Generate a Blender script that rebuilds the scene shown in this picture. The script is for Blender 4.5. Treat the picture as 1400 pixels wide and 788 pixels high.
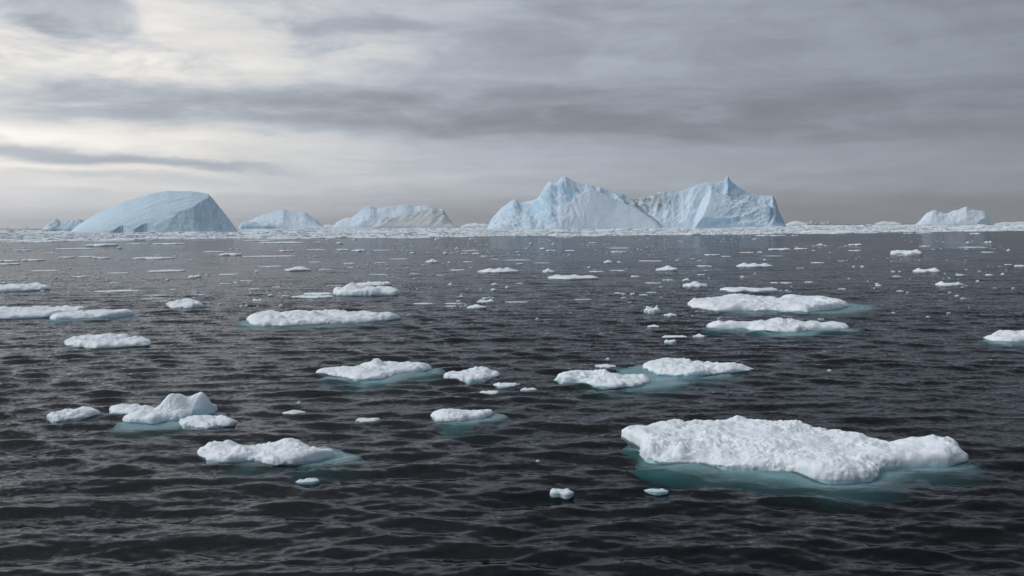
import bpy, math, random
import numpy as np
from mathutils import Matrix, Vector

for o in list(bpy.data.objects):
    bpy.data.objects.remove(o)
scene = bpy.context.scene
C = scene.collection

# ------------------------------------------------------------------ camera
F = 1361.1                      # focal length in photograph pixels (35 mm lens, 1400 px wide)
CAM_H = 6.0
PITCH = math.atan(85.5 / F)
ROLL = -0.0057
cam_d = bpy.data.cameras.new('camera')
cam_d.lens = 35.0
cam_d.sensor_width = 36.0
cam_d.clip_start = 0.1
cam_d.clip_end = 90000
cam = bpy.data.objects.new('camera', cam_d)
C.objects.link(cam)
cam.matrix_world = (Matrix.Translation((0, 0, CAM_H))
                    @ Matrix.Rotation(math.radians(90) - PITCH, 4, 'X')
                    @ Matrix.Rotation(ROLL, 4, 'Z'))
scene.camera = cam
CAMR = np.array(cam.matrix_world.to_3x3())


def ground(px, py, z=0.0):
    """photo pixel -> point on the horizontal plane z"""
    d = CAMR @ np.array([(px - 700) / F, (394 - py) / F, -1.0])
    t = (z - CAM_H) / d[2]
    return np.array([d[0] * t, d[1] * t])


def at_depth(px, py, Y):
    """photo pixel -> point on the vertical plane y = Y"""
    d = CAMR @ np.array([(px - 700) / F, (394 - py) / F, -1.0])
    t = Y / d[1]
    return np.array([d[0] * t, Y, CAM_H + d[2] * t])


def horizon_y(px):
    return 308.5 - 0.0057 * (px - 700)


# ------------------------------------------------------------------ node helper
class NT:
    def __init__(self, tree):
        self.t = tree
        tree.nodes.clear()

    def node(self, kind, **kw):
        n = self.t.nodes.new(kind)
        for k, v in kw.items():
            setattr(n, k, v)
        return n

    def put(self, sock, v):
        if isinstance(v, bpy.types.NodeSocket):
            self.t.links.new(v, sock)
        elif v is not None:
            sock.default_value = v

    def m(self, op, a, b=None, c=None, clamp=False):
        n = self.node('ShaderNodeMath', operation=op)
        n.use_clamp = clamp
        self.put(n.inputs[0], a)
        if b is not None:
            self.put(n.inputs[1], b)
        if c is not None:
            self.put(n.inputs[2], c)
        return n.outputs[0]

    def add(self, a, b): return self.m('ADD', a, b)
    def sub(self, a, b): return self.m('SUBTRACT', a, b)
    def mul(self, a, b): return self.m('MULTIPLY', a, b)

    def gauss(self, x, c, w):
        """exp(-((x-c)/w)^2)"""
        d = self.m('DIVIDE', self.sub(x, c), w)
        return self.m('EXPONENT', self.mul(self.mul(d, d), -1.0))

    def gauss4(self, x, c, w):
        """flat-topped band"""
        d = self.m('DIVIDE', self.sub(x, c), w)
        d = self.mul(d, d)
        return self.m('EXPONENT', self.mul(self.m('POWER', d, 1.6), -1.0))

    def sstep(self, x, a, b, lo=0.0, hi=1.0):
        n = self.node('ShaderNodeMapRange', interpolation_type='SMOOTHSTEP')
        self.put(n.inputs['Value'], x)
        self.put(n.inputs['From Min'], a)
        self.put(n.inputs['From Max'], b)
        self.put(n.inputs['To Min'], lo)
        self.put(n.inputs['To Max'], hi)
        return n.outputs['Result']

    def xyz(self, x, y, z=0.0):
        n = self.node('ShaderNodeCombineXYZ')
        for i, v in enumerate((x, y, z)):
            self.put(n.inputs[i], v)
        return n.outputs[0]

    def noise(self, vec, scale=1.0, detail=4.0, rough=0.55, dist=0.0, out='Fac'):
        n = self.node('ShaderNodeTexNoise')
        self.put(n.inputs['Vector'], vec)
        n.inputs['Scale'].default_value = scale
        n.inputs['Detail'].default_value = detail
        n.inputs['Roughness'].default_value = rough
        n.inputs['Distortion'].default_value = dist
        return n.outputs[out]

    def mix(self, f, a, b, blend='MIX'):
        n = self.node('ShaderNodeMix', data_type='RGBA', blend_type=blend)
        self.put(n.inputs[0], f)
        self.put(n.inputs[6], a)
        self.put(n.inputs[7], b)
        return n.outputs[2]

    def vscale(self, v, s):
        n = self.node('ShaderNodeVectorMath', operation='SCALE')
        self.put(n.inputs[0], v)
        self.put(n.inputs['Scale'], s)
        return n.outputs[0]

    def vec(self, op, a, b):
        n = self.node('ShaderNodeVectorMath', operation=op)
        self.put(n.inputs[0], a)
        self.put(n.inputs[1], b)
        return n.outputs[0]


# ------------------------------------------------------------------ world: layered overcast
SUN_AZ = math.radians(-96)       # clockwise from the view direction (+Y), negative = to the left
SUN_EL = math.radians(40)
world = bpy.data.worlds.new('World')
scene.world = world
world.use_nodes = True
w = NT(world.node_tree)
tc = w.node('ShaderNodeTexCoord')
sep = w.node('ShaderNodeSeparateXYZ')
w.put(sep.inputs[0], tc.outputs['Generated'])
dx, dy, dz = sep.outputs
az = w.m('ARCTAN2', dx, dy)
el = w.m('ARCSINE', w.m('MAXIMUM', dz, 0.0))
P = w.mul(az, F)                 # azimuth and elevation in units of 1/1361 rad
E0 = w.mul(el, F)
# wavy warp of the layers
wn = w.noise(w.xyz(w.mul(P, 1 / 330.0), w.mul(E0, 1 / 90.0), 3.1), 1.0, 3.0, 0.5)
wn2 = w.noise(w.xyz(w.mul(P, 1 / 90.0), w.mul(E0, 1 / 26.0), 8.7), 1.0, 4.0, 0.6)
E = w.add(E0, w.add(w.mul(w.sub(wn, 0.5), 46.0), w.mul(w.sub(wn2, 0.5), 26.0)))

glow = w.gauss(az, math.radians(-40), math.radians(40))
L = w.add(0.205, w.mul(glow, 0.39))
L = w.mul(L, w.add(w.sstep(dz, 0.18, 0.50, 1.0, 0.60), w.sstep(dz, 0.50, 1.0, 0.0, 0.60)))
# the long dark band
w1 = w.m('MAXIMUM', w.add(24.0, w.mul(w.m('MAXIMUM', w.add(P, 500.0), 0.0), 0.022)), 16.0)
c1 = w.sub(150.0, w.mul(w.m('MAXIMUM', P, -300.0), 0.022))
g1 = w.gauss4(E, c1, w1)
g1 = w.mul(g1, w.sstep(P, -760.0, -480.0, 0.35, 1.0))
cb = w.noise(w.xyz(w.mul(P, 1 / 170.0), w.mul(E0, 1 / 30.0), 21.0), 1.0, 5.0, 0.58, 0.4)
b1 = w.mul(w.mul(g1, w.sstep(cb, 0.30, 0.62, 0.55, 1.12)), w.sstep(P, -100.0, 900.0, 0.42, 0.18))
# the lower tapering band to the left
c2 = w.sub(98.0, w.mul(w.add(P, 700.0), 0.05))
g2 = w.gauss4(E, c2, w.sstep(P, -700.0, -250.0, 13.0, 6.0))
b2 = w.mul(g2, w.sstep(P, -420.0, -230.0, 0.36, 0.0))
g3 = w.gauss(E, 64.0, 7.0)
b3 = w.mul(g3, w.mul(w.gauss(P, -540.0, 170.0), 0.2))
# greyer air over the horizon
g4 = w.gauss(E, 6.0, 34.0)
b4 = w.mul(g4, w.sstep(P, -650.0, -150.0, 0.16, 0.34))
# broken upper cloud
cn = w.noise(w.xyz(w.mul(P, 1 / 190.0), w.mul(E0, 1 / 74.0), 1.7), 1.0, 6.0, 0.56, 0.5)
up = w.sstep(E0, 130.0, 240.0)
b5 = w.mul(w.mul(w.sstep(cn, 0.40, 0.66), up), w.sstep(P, -700.0, 500.0, 0.40, 0.14))
cn2 = w.noise(w.xyz(w.mul(P, 1 / 150.0), w.mul(E0, 1 / 46.0), 12.4), 1.0, 6.0, 0.58, 0.5)
b6 = w.mul(w.gauss(P, -720.0, 260.0), w.mul(w.mul(w.sstep(cn2, 0.44, 0.60), up), 0.34))
# bright breaks
br = w.mul(w.gauss(P, -470.0, 280.0), w.mul(w.gauss(E, 215.0, 60.0), 0.24))
br2 = w.mul(w.gauss(P, -620.0, 330.0), w.mul(w.gauss(E, 112.0, 13.0), 0.22))
br3 = w.mul(w.gauss(P, -560.0, 300.0), w.mul(w.gauss(E, 72.0, 11.0), 0.14))
# fine streaks
st = w.noise(w.xyz(w.mul(P, 1 / 380.0), w.mul(E, 1 / 15.0), 5.2), 1.0, 5.0, 0.6)
st = w.add(1.0, w.mul(w.sub(st, 0.5), 0.34))
st2 = w.noise(w.xyz(w.mul(P, 1 / 130.0), w.mul(E0, 1 / 34.0), 9.9), 1.0, 6.0, 0.6, 0.4)
st = w.mul(st, w.add(1.0, w.mul(w.sub(st2, 0.5), 0.34)))
K = 1.0
dark = w.m('MULTIPLY', w.sub(1.0, b1), w.sub(1.0, b2))
for b in (b3, b4, b5, b6):
    dark = w.mul(dark, w.sub(1.0, b))
for b in (br, br2, br3):
    dark = w.mul(dark, w.add(1.0, b))
L = w.mul(w.mul(L, dark), st)
tint = w.mix(w.m('MAXIMUM', w.sstep(L, 0.26, 0.60), w.mul(glow, 0.32)), (0.875, 0.962, 1.105, 1), (1.035, 1.0, 0.955, 1))
hor = w.mul(w.gauss(E, 0.0, 40.0), 0.8)
tint = w.mix(hor, tint, (0.955, 0.98, 1.035, 1))
cloud = w.vscale(tint, w.mul(L, 10.0))
sky = w.node('ShaderNodeTexSky', sky_type='NISHITA')
sky.sun_disc = False
sky.sun_elevation = SUN_EL
sky.sun_rotation = SUN_AZ
sky.altitude = 0
cover = w.mix(0.97, sky.outputs[0], cloud)
bg = w.node('ShaderNodeBackground')
w.put(bg.inputs['Color'], cover)
bg.inputs['Strength'].default_value = 0.10
wo = w.node('ShaderNodeOutputWorld')
w.put(wo.inputs['Surface'], bg.outputs[0])

# ------------------------------------------------------------------ sun behind the cloud
sun_d = bpy.data.lights.new('sun', 'SUN')
sun_d.energy = 1.35
sun_d.angle = math.radians(55)
sun_d.color = (1.0, 0.965, 0.925)
sun = bpy.data.objects.new('sun', sun_d)
C.objects.link(sun)
sdir = Vector((math.sin(SUN_AZ) * math.cos(SUN_EL), math.cos(SUN_AZ) * math.cos(SUN_EL), math.sin(SUN_EL)))
sun.rotation_euler = sdir.to_track_quat('Z', 'Y').to_euler()
sun.location = sdir * 60

scene.view_settings.view_transform = 'Standard'
scene.view_settings.look = 'None'
scene.view_settings.exposure = 0.5
scene.view_settings.gamma = 1.0
scene.render.engine = 'CYCLES'
scene.cycles.use_denoising = True
scene.cycles.max_bounces = 8
scene.cycles.transmission_bounces = 6
scene.cycles.transparent_max_bounces = 8
scene.cycles.volume_bounces = 0


# ------------------------------------------------------------------ numpy noise
def _hash(ix, iy, iz, seed):
    h = (ix * 374761393 + iy * 668265263 + iz * 2147483647 + seed * 974634777) & 0xFFFFFFFF
    h = ((h ^ (h >> 13)) * 1274126177) & 0xFFFFFFFF
    h = ((h ^ (h >> 16)) * 2246822519) & 0xFFFFFFFF
    return (h ^ (h >> 15)) & 0xFFFFFFFF


def pnoise(x, y, z, seed=0):
    x, y, z = np.broadcast_arrays(np.asarray(x, float), np.asarray(y, float), np.asarray(z, float))
    ix, iy, iz = [np.floor(a).astype(np.int64) for a in (x, y, z)]
    fx, fy, fz = x - ix, y - iy, z - iz
    u, v, q = [a * a * a * (a * (a * 6 - 15) + 10) for a in (fx, fy, fz)]
    out = np.zeros(x.shape)
    for cx in (0, 1):
        for cy in (0, 1):
            for cz in (0, 1):
                h = _hash(ix + cx, iy + cy, iz + cz, seed)
                gx = ((h & 1023) / 511.5) - 1
                gy = (((h >> 10) & 1023) / 511.5) - 1
                gz = (((h >> 20) & 1023) / 511.5) - 1
                wgt = (u if cx else 1 - u) * (v if cy else 1 - v) * (q if cz else 1 - q)
                out += wgt * (gx * (fx - cx) + gy * (fy - cy) + gz * (fz - cz))
    return out * 1.1


def fbm(x, y, z, octv=4, seed=0, gain=0.5, lac=2.03):
    a, s, t = 1.0, 0.0, 0.0
    f = 1.0
    for i in range(octv):
        s = s + a * pnoise(np.asarray(x) * f, np.asarray(y) * f, np.asarray(z) * f, seed + i * 17)
        t += a
        a *= gain
        f *= lac
    return s / t


def billow(x, y, z, octv=3, seed=0, gain=0.5):
    """puffy noise: rounded tops, creased valleys, about 0..1"""
    a, s, t, f = 1.0, 0.0, 0.0, 1.0
    for i in range(octv):
        n = pnoise(np.asarray(x) * f, np.asarray(y) * f, np.asarray(z) * f, seed + i * 31)
        s = s + a * np.minimum(np.sqrt(n * n + 0.004) * 2.2, 1.2)
        t += a
        a *= gain
        f *= 2.1
    return s / t


def ridged(x, y, z, octv=4, seed=0):
    a, s, t, f = 1.0, 0.0, 0.0, 1.0
    for i in range(octv):
        n = pnoise(np.asarray(x) * f, np.asarray(y) * f, np.asarray(z) * f, seed + i * 13)
        s = s + a * (1 - np.minimum(np.abs(n) * 2.4, 1.0))
        t += a
        a *= 0.5
        f *= 2.07
    return s / t


def sm(x, a, b):
    t = np.clip((np.asarray(x, float) - a) / (b - a), 0, 1)
    return t * t * (3 - 2 * t)


# ------------------------------------------------------------------ mesh helpers
def mesh_from(name, verts, faces, mat, smooth=True):
    me = bpy.data.meshes.new(name)
    verts = np.ascontiguousarray(verts, dtype=np.float32)
    faces = np.asarray(faces)
    if isinstance(faces, np.ndarray) and faces.ndim == 2:
        nf, k = faces.shape
        me.vertices.add(len(verts))
        me.vertices.foreach_set('co', verts.ravel())
        me.loops.add(nf * k)
        me.loops.foreach_set('vertex_index', np.ascontiguousarray(faces, dtype=np.int32).ravel())
        me.polygons.add(nf)
        me.polygons.foreach_set('loop_start', np.arange(0, nf * k, k, dtype=np.int32))
        me.polygons.foreach_set('loop_total', np.full(nf, k, dtype=np.int32))
        me.update(calc_edges=True)
    me.polygons.foreach_set('use_smooth', np.full(len(me.polygons), smooth, dtype=bool))
    me.materials.append(mat)
    me.validate()
    return me


def add_attr(me, name, vals):
    at = me.attributes.new(name, 'FLOAT', 'POINT')
    at.data.foreach_set('value', np.ascontiguousarray(vals, dtype=np.float32))


def link(name, me, parent=None, loc=(0, 0, 0)):
    o = bpy.data.objects.new(name, me)
    C.objects.link(o)
    o.location = loc
    if parent is not None:
        o.parent = parent
    return o


def thing(name, label, cat, loc=(0, 0, 0), group=None):
    o = bpy.data.objects.new(name, None)
    C.objects.link(o)
    o.location = loc
    o.empty_display_size = 1
    return tag(o, label, cat, group)


def tag(o, label=None, cat=None, group=None, kind=None):
    if label: o['label'] = label
    if cat: o['category'] = cat
    if group: o['group'] = group
    if kind: o['kind'] = kind
    return o


# ------------------------------------------------------------------ materials
def new_mat(name):
    m = bpy.data.materials.new(name)
    m.use_nodes = True
    return m, NT(m.node_tree)


def out(n, surf, vol=None):
    o = n.node('ShaderNodeOutputMaterial')
    n.put(o.inputs['Surface'], surf)
    if vol is not None:
        n.put(o.inputs['Volume'], vol)


def principled(n, color, rough=0.6, normal=None, **kw):
    p = n.node('ShaderNodeBsdfPrincipled')
    n.put(p.inputs['Base Color'], color)
    n.put(p.inputs['Roughness'], rough)
    if normal is not None:
        n.put(p.inputs['Normal'], normal)
    for k, v in kw.items():
        n.put(p.inputs[k], v)
    return p.outputs[0]


def bump(n, height, dist, strength=1.0):
    b = n.node('ShaderNodeBump')
    n.put(b.inputs['Height'], height)
    b.inputs['Distance'].default_value = dist
    b.inputs['Strength'].default_value = strength
    return b.outputs[0]


def make_water():
    m, n = new_mat('sea_water')
    geo = n.node('ShaderNodeNewGeometry')
    pos = geo.outputs['Position']
    at = n.node('ShaderNodeAttribute', attribute_name='slope')
    mp = n.vec('MULTIPLY', pos, (1.0, 1.7, 1.0))
    n1 = n.noise(mp, 4.6, 3.0, 0.60, 0.4, 'Color')
    s = n.vec('SUBTRACT', n1, (0.5, 0.5, 0.5))
    gust = n.noise(n.vec('MULTIPLY', pos, (0.03, 0.012, 1.0)), 1.0, 3.0, 0.5)
    amt = n.mul(at.outputs['Fac'], n.sstep(gust, 0.3, 0.7, 3.4, 5.4))
    s = n.vec('MULTIPLY', n.vscale(s, amt), (0.75, 1.0, 0.0))
    # wind-driven waves lean: the faces toward -Y are the steep ones
    lean = n.m('MAXIMUM', n.sub(at.outputs['Fac'], 0.11), 0.0)
    n3 = n.m('ABSOLUTE', n.sub(n.noise(mp, 0.9, 3.0, 0.6), 0.5))
    s = n.vec('SUBTRACT', s, n.xyz(0.0, n.mul(lean, n.add(0.12, n.mul(n3, 4.0))), 0.0))
    nv = n.vec('ADD', geo.outputs['Normal'], s)
    nn = n.node('ShaderNodeVectorMath', operation='NORMALIZE')
    n.put(nn.inputs[0], nv)
    nrm = nn.outputs[0]
    fr = n.node('ShaderNodeFresnel')
    fr.inputs['IOR'].default_value = 1.333
    n.put(fr.inputs['Normal'], nrm)
    gl = n.node('ShaderNodeBsdfGlossy', distribution='GGX')
    gl.inputs['Color'].default_value = (0.655, 0.675, 0.705, 1)
    gl.inputs['Roughness'].default_value = 0.03
    n.put(gl.inputs['Normal'], nrm)
    rf = n.node('ShaderNodeBsdfRefraction', distribution='GGX')
    rf.inputs['IOR'].default_value = 1.333
    rf.inputs['Roughness'].default_value = 0.05
    n.put(rf.inputs['Normal'], nrm)
    mx = n.node('ShaderNodeMixShader')
    n.put(mx.inputs[0], fr.outputs[0])
    n.put(mx.inputs[1], rf.outputs[0])
    n.put(mx.inputs[2], gl.outputs[0])
    va = n.node('ShaderNodeVolumeAbsorption')
    va.inputs['Color'].default_value = (0.20, 0.71, 0.725, 1)
    va.inputs['Density'].default_value = 0.95
    out(n, mx.outputs[0], va.outputs[0])
    return m


def make_bed():
    m, n = new_mat('sea_bed')
    out(n, principled(n, (0.03, 0.03, 0.03, 1), 1.0))
    return m


def make_floe_ice(name, snow, wall, gscale=1.0, grime=0.0):
    """snow on what faces up, denser bluish ice on the steep sides and at the wet foot"""
    m, n = new_mat(name)
    geo = n.node('ShaderNodeNewGeometry')
    sp = n.node('ShaderNodeSeparateXYZ'); n.put(sp.inputs[0], geo.outputs['Position'])
    sn = n.node('ShaderNodeSeparateXYZ'); n.put(sn.inputs[0], geo.outputs['Normal'])
    tcn = n.node('ShaderNodeTexCoord')
    ob = tcn.outputs['Object']
    n1 = n.noise(ob, 1.6 * gscale, 5.0, 0.6)
    up = n.sstep(n.add(sn.outputs[2], n.mul(n.sub(n1, 0.5), 0.7)), 0.05, 0.75)
    col = n.mix(up, wall, snow)
    wet = n.sstep(n.add(sp.outputs[2], n.mul(n.sub(n1, 0.5), 0.03)), 0.0, 0.03)
    col = n.mix(wet, (wall[0] * 0.72, wall[1] * 0.92, wall[2] * 0.95, 1), col)
    n2 = n.noise(ob, 5.0 * gscale, 4.0, 0.6)
    col = n.mix(n.mul(n.sstep(n2, 0.5, 0.72), 0.45), col, (wall[0] * 0.92, wall[1] * 0.96, wall[2], 1))
    if grime:
        n3 = n.noise(ob, 3.2, 6.0, 0.7)
        col = n.mix(n.mul(n.sstep(n3, 0.60, 0.68), grime), col, (0.16, 0.15, 0.13, 1))
    h = n.add(n.noise(ob, 14.0 * gscale, 5.0, 0.65), n.mul(n.noise(ob, 60.0 * gscale, 3.0, 0.6), 0.35))
    sh = principled(n, col, 0.55, bump(n, h, 0.03 / gscale, 0.5), **{
        'Subsurface Weight': 0.25, 'Subsurface Radius': (0.4, 0.8, 1.0), 'Subsurface Scale': 0.06,
        'IOR': 1.31})
    out(n, sh)
    return m


def make_berg_ice(name, snow, ice, dirt=0.0, streak=(1, 1, 0.25)):
    m, n = new_mat(name)
    geo = n.node('ShaderNodeNewGeometry')
    sn = n.node('ShaderNodeSeparateXYZ'); n.put(sn.inputs[0], geo.outputs['Normal'])
    tcn = n.node('ShaderNodeTexCoord')
    ob = tcn.outputs['Object']
    n1 = n.noise(n.vec('MULTIPLY', ob, streak), 0.05, 6.0, 0.62, 0.4)
    n2 = n.noise(ob, 0.018, 4.0, 0.55)
    up = n.sstep(n.add(sn.outputs[2], n.add(n.mul(n.sub(n1, 0.5), 0.6), n.mul(n.sub(n2, 0.5), 0.5))), 0.30, 0.85)
    col = n.mix(up, ice, snow)
    col = n.mix(n.mul(n.sstep(n1, 0.52, 0.70), 0.35), col, (ice[0] * 0.80, ice[1] * 0.92, ice[2] * 0.99, 1))
    at = n.node('ShaderNodeAttribute', attribute_name='dirt')  # dirt stains, plus the shadow painted on the two dark far humps
    dm = n.mul(at.outputs['Fac'], n.sstep(n.noise(ob, 0.12, 6.0, 0.68), 0.36, 0.66))
    col = n.mix(dm, col, (0.20, 0.185, 0.16, 1))
    h = n.add(n1, n.mul(n.noise(ob, 0.35, 5.0, 0.65), 0.45))
    out(n, principled(n, col, 0.6, bump(n, h, 2.2, 0.7), **{'IOR': 1.31}))
    return m


WATER = make_water()
BED = make_bed()
ICE = make_floe_ice('floe_snow', (0.805, 0.868, 0.95, 1), (0.72, 0.83, 0.90, 1))
ICE_BLUE = make_floe_ice('floe_blue_ice', (0.80, 0.87, 0.93, 1), (0.58, 0.76, 0.84, 1))
ICE_SPECK = make_floe_ice('floe_speckled_snow', (0.805, 0.868, 0.95, 1), (0.72, 0.83, 0.90, 1), 1.0, 0.6)
ICE_FAR = make_floe_ice('drift_ice', (0.82, 0.88, 0.94, 1), (0.70, 0.81, 0.88, 1), 0.5)
SHELF = make_floe_ice('submerged_ice', (0.84, 0.88, 0.89, 1), (0.74, 0.83, 0.86, 1))
BERG = make_berg_ice('berg_ice', (0.66, 0.80, 0.93, 1), (0.40, 0.64, 0.83, 1))
BERG_SNOW = make_berg_ice('berg_snow_slope', (0.72, 0.82, 0.93, 1), (0.55, 0.72, 0.86, 1))
BERG_BLUE = make_berg_ice('berg_smooth_blue', (0.61, 0.78, 0.92, 1), (0.48, 0.68, 0.82, 1), streak=(0.5, 0.5, 1.4))
BERG_GREY = make_berg_ice('berg_grey_ice', (0.64, 0.70, 0.74, 1), (0.46, 0.54, 0.59, 1))
PACK = make_berg_ice('pack_ice_snow', (0.82, 0.88, 0.94, 1), (0.68, 0.79, 0.87, 1))


# ------------------------------------------------------------------ the sea
SEA = {}


def sea_level(x, y, rad=0.3):
    """mean height of the water around a point"""
    r_, t_ = math.hypot(x, y), math.atan2(x, y)
    a, b = np.searchsorted(SEA['r'], (r_ - rad, r_ + rad))
    c, d = np.searchsorted(SEA['th'], (t_ - rad / r_, t_ + rad / r_))
    q = SEA['Z'][a:b + 1, c:d + 1]
    return float(q.mean()) if q.size else 0.0


def build_sea():
    rng = np.random.default_rng(5)
    th = np.concatenate([np.linspace(-43, 43, 700), np.linspace(43, 317, 62)[1:-1]])
    th = np.radians(th)
    nt = len(th)
    dth = np.empty(nt); dth[:700] = math.radians(86 / 699); dth[700:] = math.radians(274 / 61)
    r = [0.6]
    while r[-1] < 12: r.append(r[-1] + 0.45)
    while r[-1] < 260: r.append(r[-1] * 1.0042)
    while r[-1] < 14000: r.append(r[-1] * 1.03)
    r = np.array(r)
    nr = len(r)
    dr = np.gradient(r)
    R, T = np.meshgrid(r, th, indexing='ij')
    X, Y = R * np.sin(T), R * np.cos(T)
    S = np.maximum(dr[:, None] * np.ones((1, nt)), 0.5 * R * dth[None, :])
    Z = np.zeros_like(X); DX = np.zeros_like(X); DY = np.zeros_like(X)
    miss = np.zeros_like(X)
    lam = np.exp(np.linspace(math.log(0.24), math.log(8.0), 66))
    wob = [1.0 + 1.5 * fbm(X / q, Y / (q * 0.7), 0.5, 2, 210 + j) for j, q in enumerate((3.5, 6.0, 10.0, 17.0))]
    gust = np.clip(1.0 + 1.3 * fbm(X / 42.0, Y / 17.0, 0.1, 3, 190), 0.35, 1.7)
    wob = [q * gust for q in wob]
    for i, l in enumerate(lam):
        k = 2 * math.pi / l
        spread = 0.18 + 0.42 * (1 - i / 66)
        a = rng.normal(math.radians(-82), spread)       # direction of travel, mostly along the view
        slope = 0.040 * (0.32 + 0.85 * math.exp(-((math.log(l) - math.log(0.34)) / 0.6) ** 2) + 0.8 * math.exp(-((math.log(l) - math.log(1.4)) / 0.55) ** 2))
        if l > 2.5: slope *= 0.55
        amp = slope / k * rng.uniform(0.7, 1.3)
        ph = rng.uniform(0, 6.283)
        att = sm(l / S, 2.2, 5.0)
        arg = k * (X * math.cos(a) + Y * math.sin(a)) + ph
        # slow modulation gives wave groups
        mod = np.maximum(wob[min(3, i * 4 // 66)] if i % 2 else 2.0 * gust - wob[min(3, i * 4 // 66)], 0.1)
        c = np.cos(arg) * amp * att * mod
        sn_ = np.sin(arg) * amp * att * mod
        Z += c
        DX -= sn_ * math.cos(a) * 0.45
        DY -= sn_ * math.sin(a) * 0.45
        miss += 0.5 * slope ** 2 * (1 - att ** 2)
    V = np.stack([X + DX, Y + DY, Z], -1).reshape(-1, 3)
    idx = np.arange(nr * nt).reshape(nr, nt)
    a = idx[:-1, :]; b = np.roll(idx, -1, 1)[:-1, :]
    c = np.roll(idx, -1, 1)[1:, :]; d = idx[1:, :]
    quads = np.stack([a, b, c, d], -1).reshape(-1, 4)
    # centre cap, skirt and floor close the body of water
    base = len(V)
    low = np.stack([X[-1], Y[-1], np.full(nt, -40.0)], -1)
    V = np.concatenate([V, low, [[0, 0, 0]], [[0, 0, -40.0]]])
    cen, bot = base + nt, base + nt + 1
    j = np.arange(nt); jn = (j + 1) % nt
    lowi = base + j; lown = base + jn
    skirt = np.stack([idx[-1, j], idx[-1, jn], lown, lowi], -1)
    me = bpy.data.meshes.new('sea')
    tri1 = np.stack([np.full(nt, cen), idx[0, jn], idx[0, j]], -1)
    tri2 = np.stack([np.full(nt, bot), lowi, lown], -1)
    quads = np.concatenate([quads, skirt])
    loops = np.concatenate([quads.ravel(), tri1.ravel(), tri2.ravel()]).astype(np.int32)
    tot = np.concatenate([np.full(len(quads), 4), np.full(2 * nt, 3)]).astype(np.int32)
    start = np.concatenate([[0], np.cumsum(tot)[:-1]]).astype(np.int32)
    me.vertices.add(len(V)); me.vertices.foreach_set('co', V.astype(np.float32).ravel())
    me.loops.add(len(loops)); me.loops.foreach_set('vertex_index', loops)
    me.polygons.add(len(tot)); me.polygons.foreach_set('loop_start', start)
    me.polygons.foreach_set('loop_total', tot)
    me.update(calc_edges=True)
    me.polygons.foreach_set('use_smooth', np.ones(len(tot), dtype=bool))
    sl = np.sqrt(miss + 0.105 ** 2).ravel()
    sl = np.concatenate([sl, np.full(nt + 2, 0.105)])
    add_attr(me, 'slope', sl)
    SEA.update(r=r, th=th[:700], Z=Z[:, :700])
    me.materials.append(WATER)
    o = link('sea', me)
    tag(o, 'dark rippled sea water between the drifting ice', 'sea', kind='structure')
    bv = np.array([[-15000, -15000, -39.0], [15000, -15000, -39.0], [15000, 15000, -39.0], [-15000, 15000, -39.0]])
    b_ = link('sea_bed', mesh_from('sea_bed', bv, np.array([[0, 1, 2, 3]]), BED, False))
    tag(b_, 'dark bed under the sea water', 'sea bed', kind='structure')


build_sea()


# ------------------------------------------------------------------ floes
def star_radius(poly, nth):
    """radius of a polygon (n,2) around the origin for nth directions"""
    th = np.linspace(0, 2 * math.pi, nth, endpoint=False)
    R = np.zeros(nth)
    ct, s_ = np.cos(th), np.sin(th)
    n = len(poly)
    for i in range(n):
        x1, y1 = poly[i]; x2, y2 = poly[(i + 1) % n]
        ex, ey = x2 - x1, y2 - y1
        den = ct * ey - s_ * ex
        den = np.where(np.abs(den) < 1e-9, 1e-9, den)
        t = (x1 * ey - y1 * ex) / den
        u = (x1 * s_ - y1 * ct) / den
        ok = (t > 0) & (u >= -1e-6) & (u <= 1 + 1e-6)
        R = np.where(ok, np.maximum(R, t), R)
    bad = R <= 0
    if bad.any():
        good = np.where(~bad)[0]
        R = np.interp(np.arange(nth), good, R[good], period=nth)
    return th, R


def smooth_per(R, k):
    for _ in range(k):
        R = 0.25 * np.roll(R, 1) + 0.5 * R + 0.25 * np.roll(R, -1)
    return R


def ring_mesh(rings):
    """rings: (m, n, 3) closed loops, first and last collapse to a point"""
    m, n, _ = rings.shape
    V = rings.reshape(-1, 3)
    idx = np.arange(m * n).reshape(m, n)
    a = idx[:-1]; b = np.roll(idx, -1, 1)[:-1]; c = np.roll(idx, -1, 1)[1:]; d = idx[1:]
    return V, np.stack([a, d, c, b], -1).reshape(-1, 4)


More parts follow.
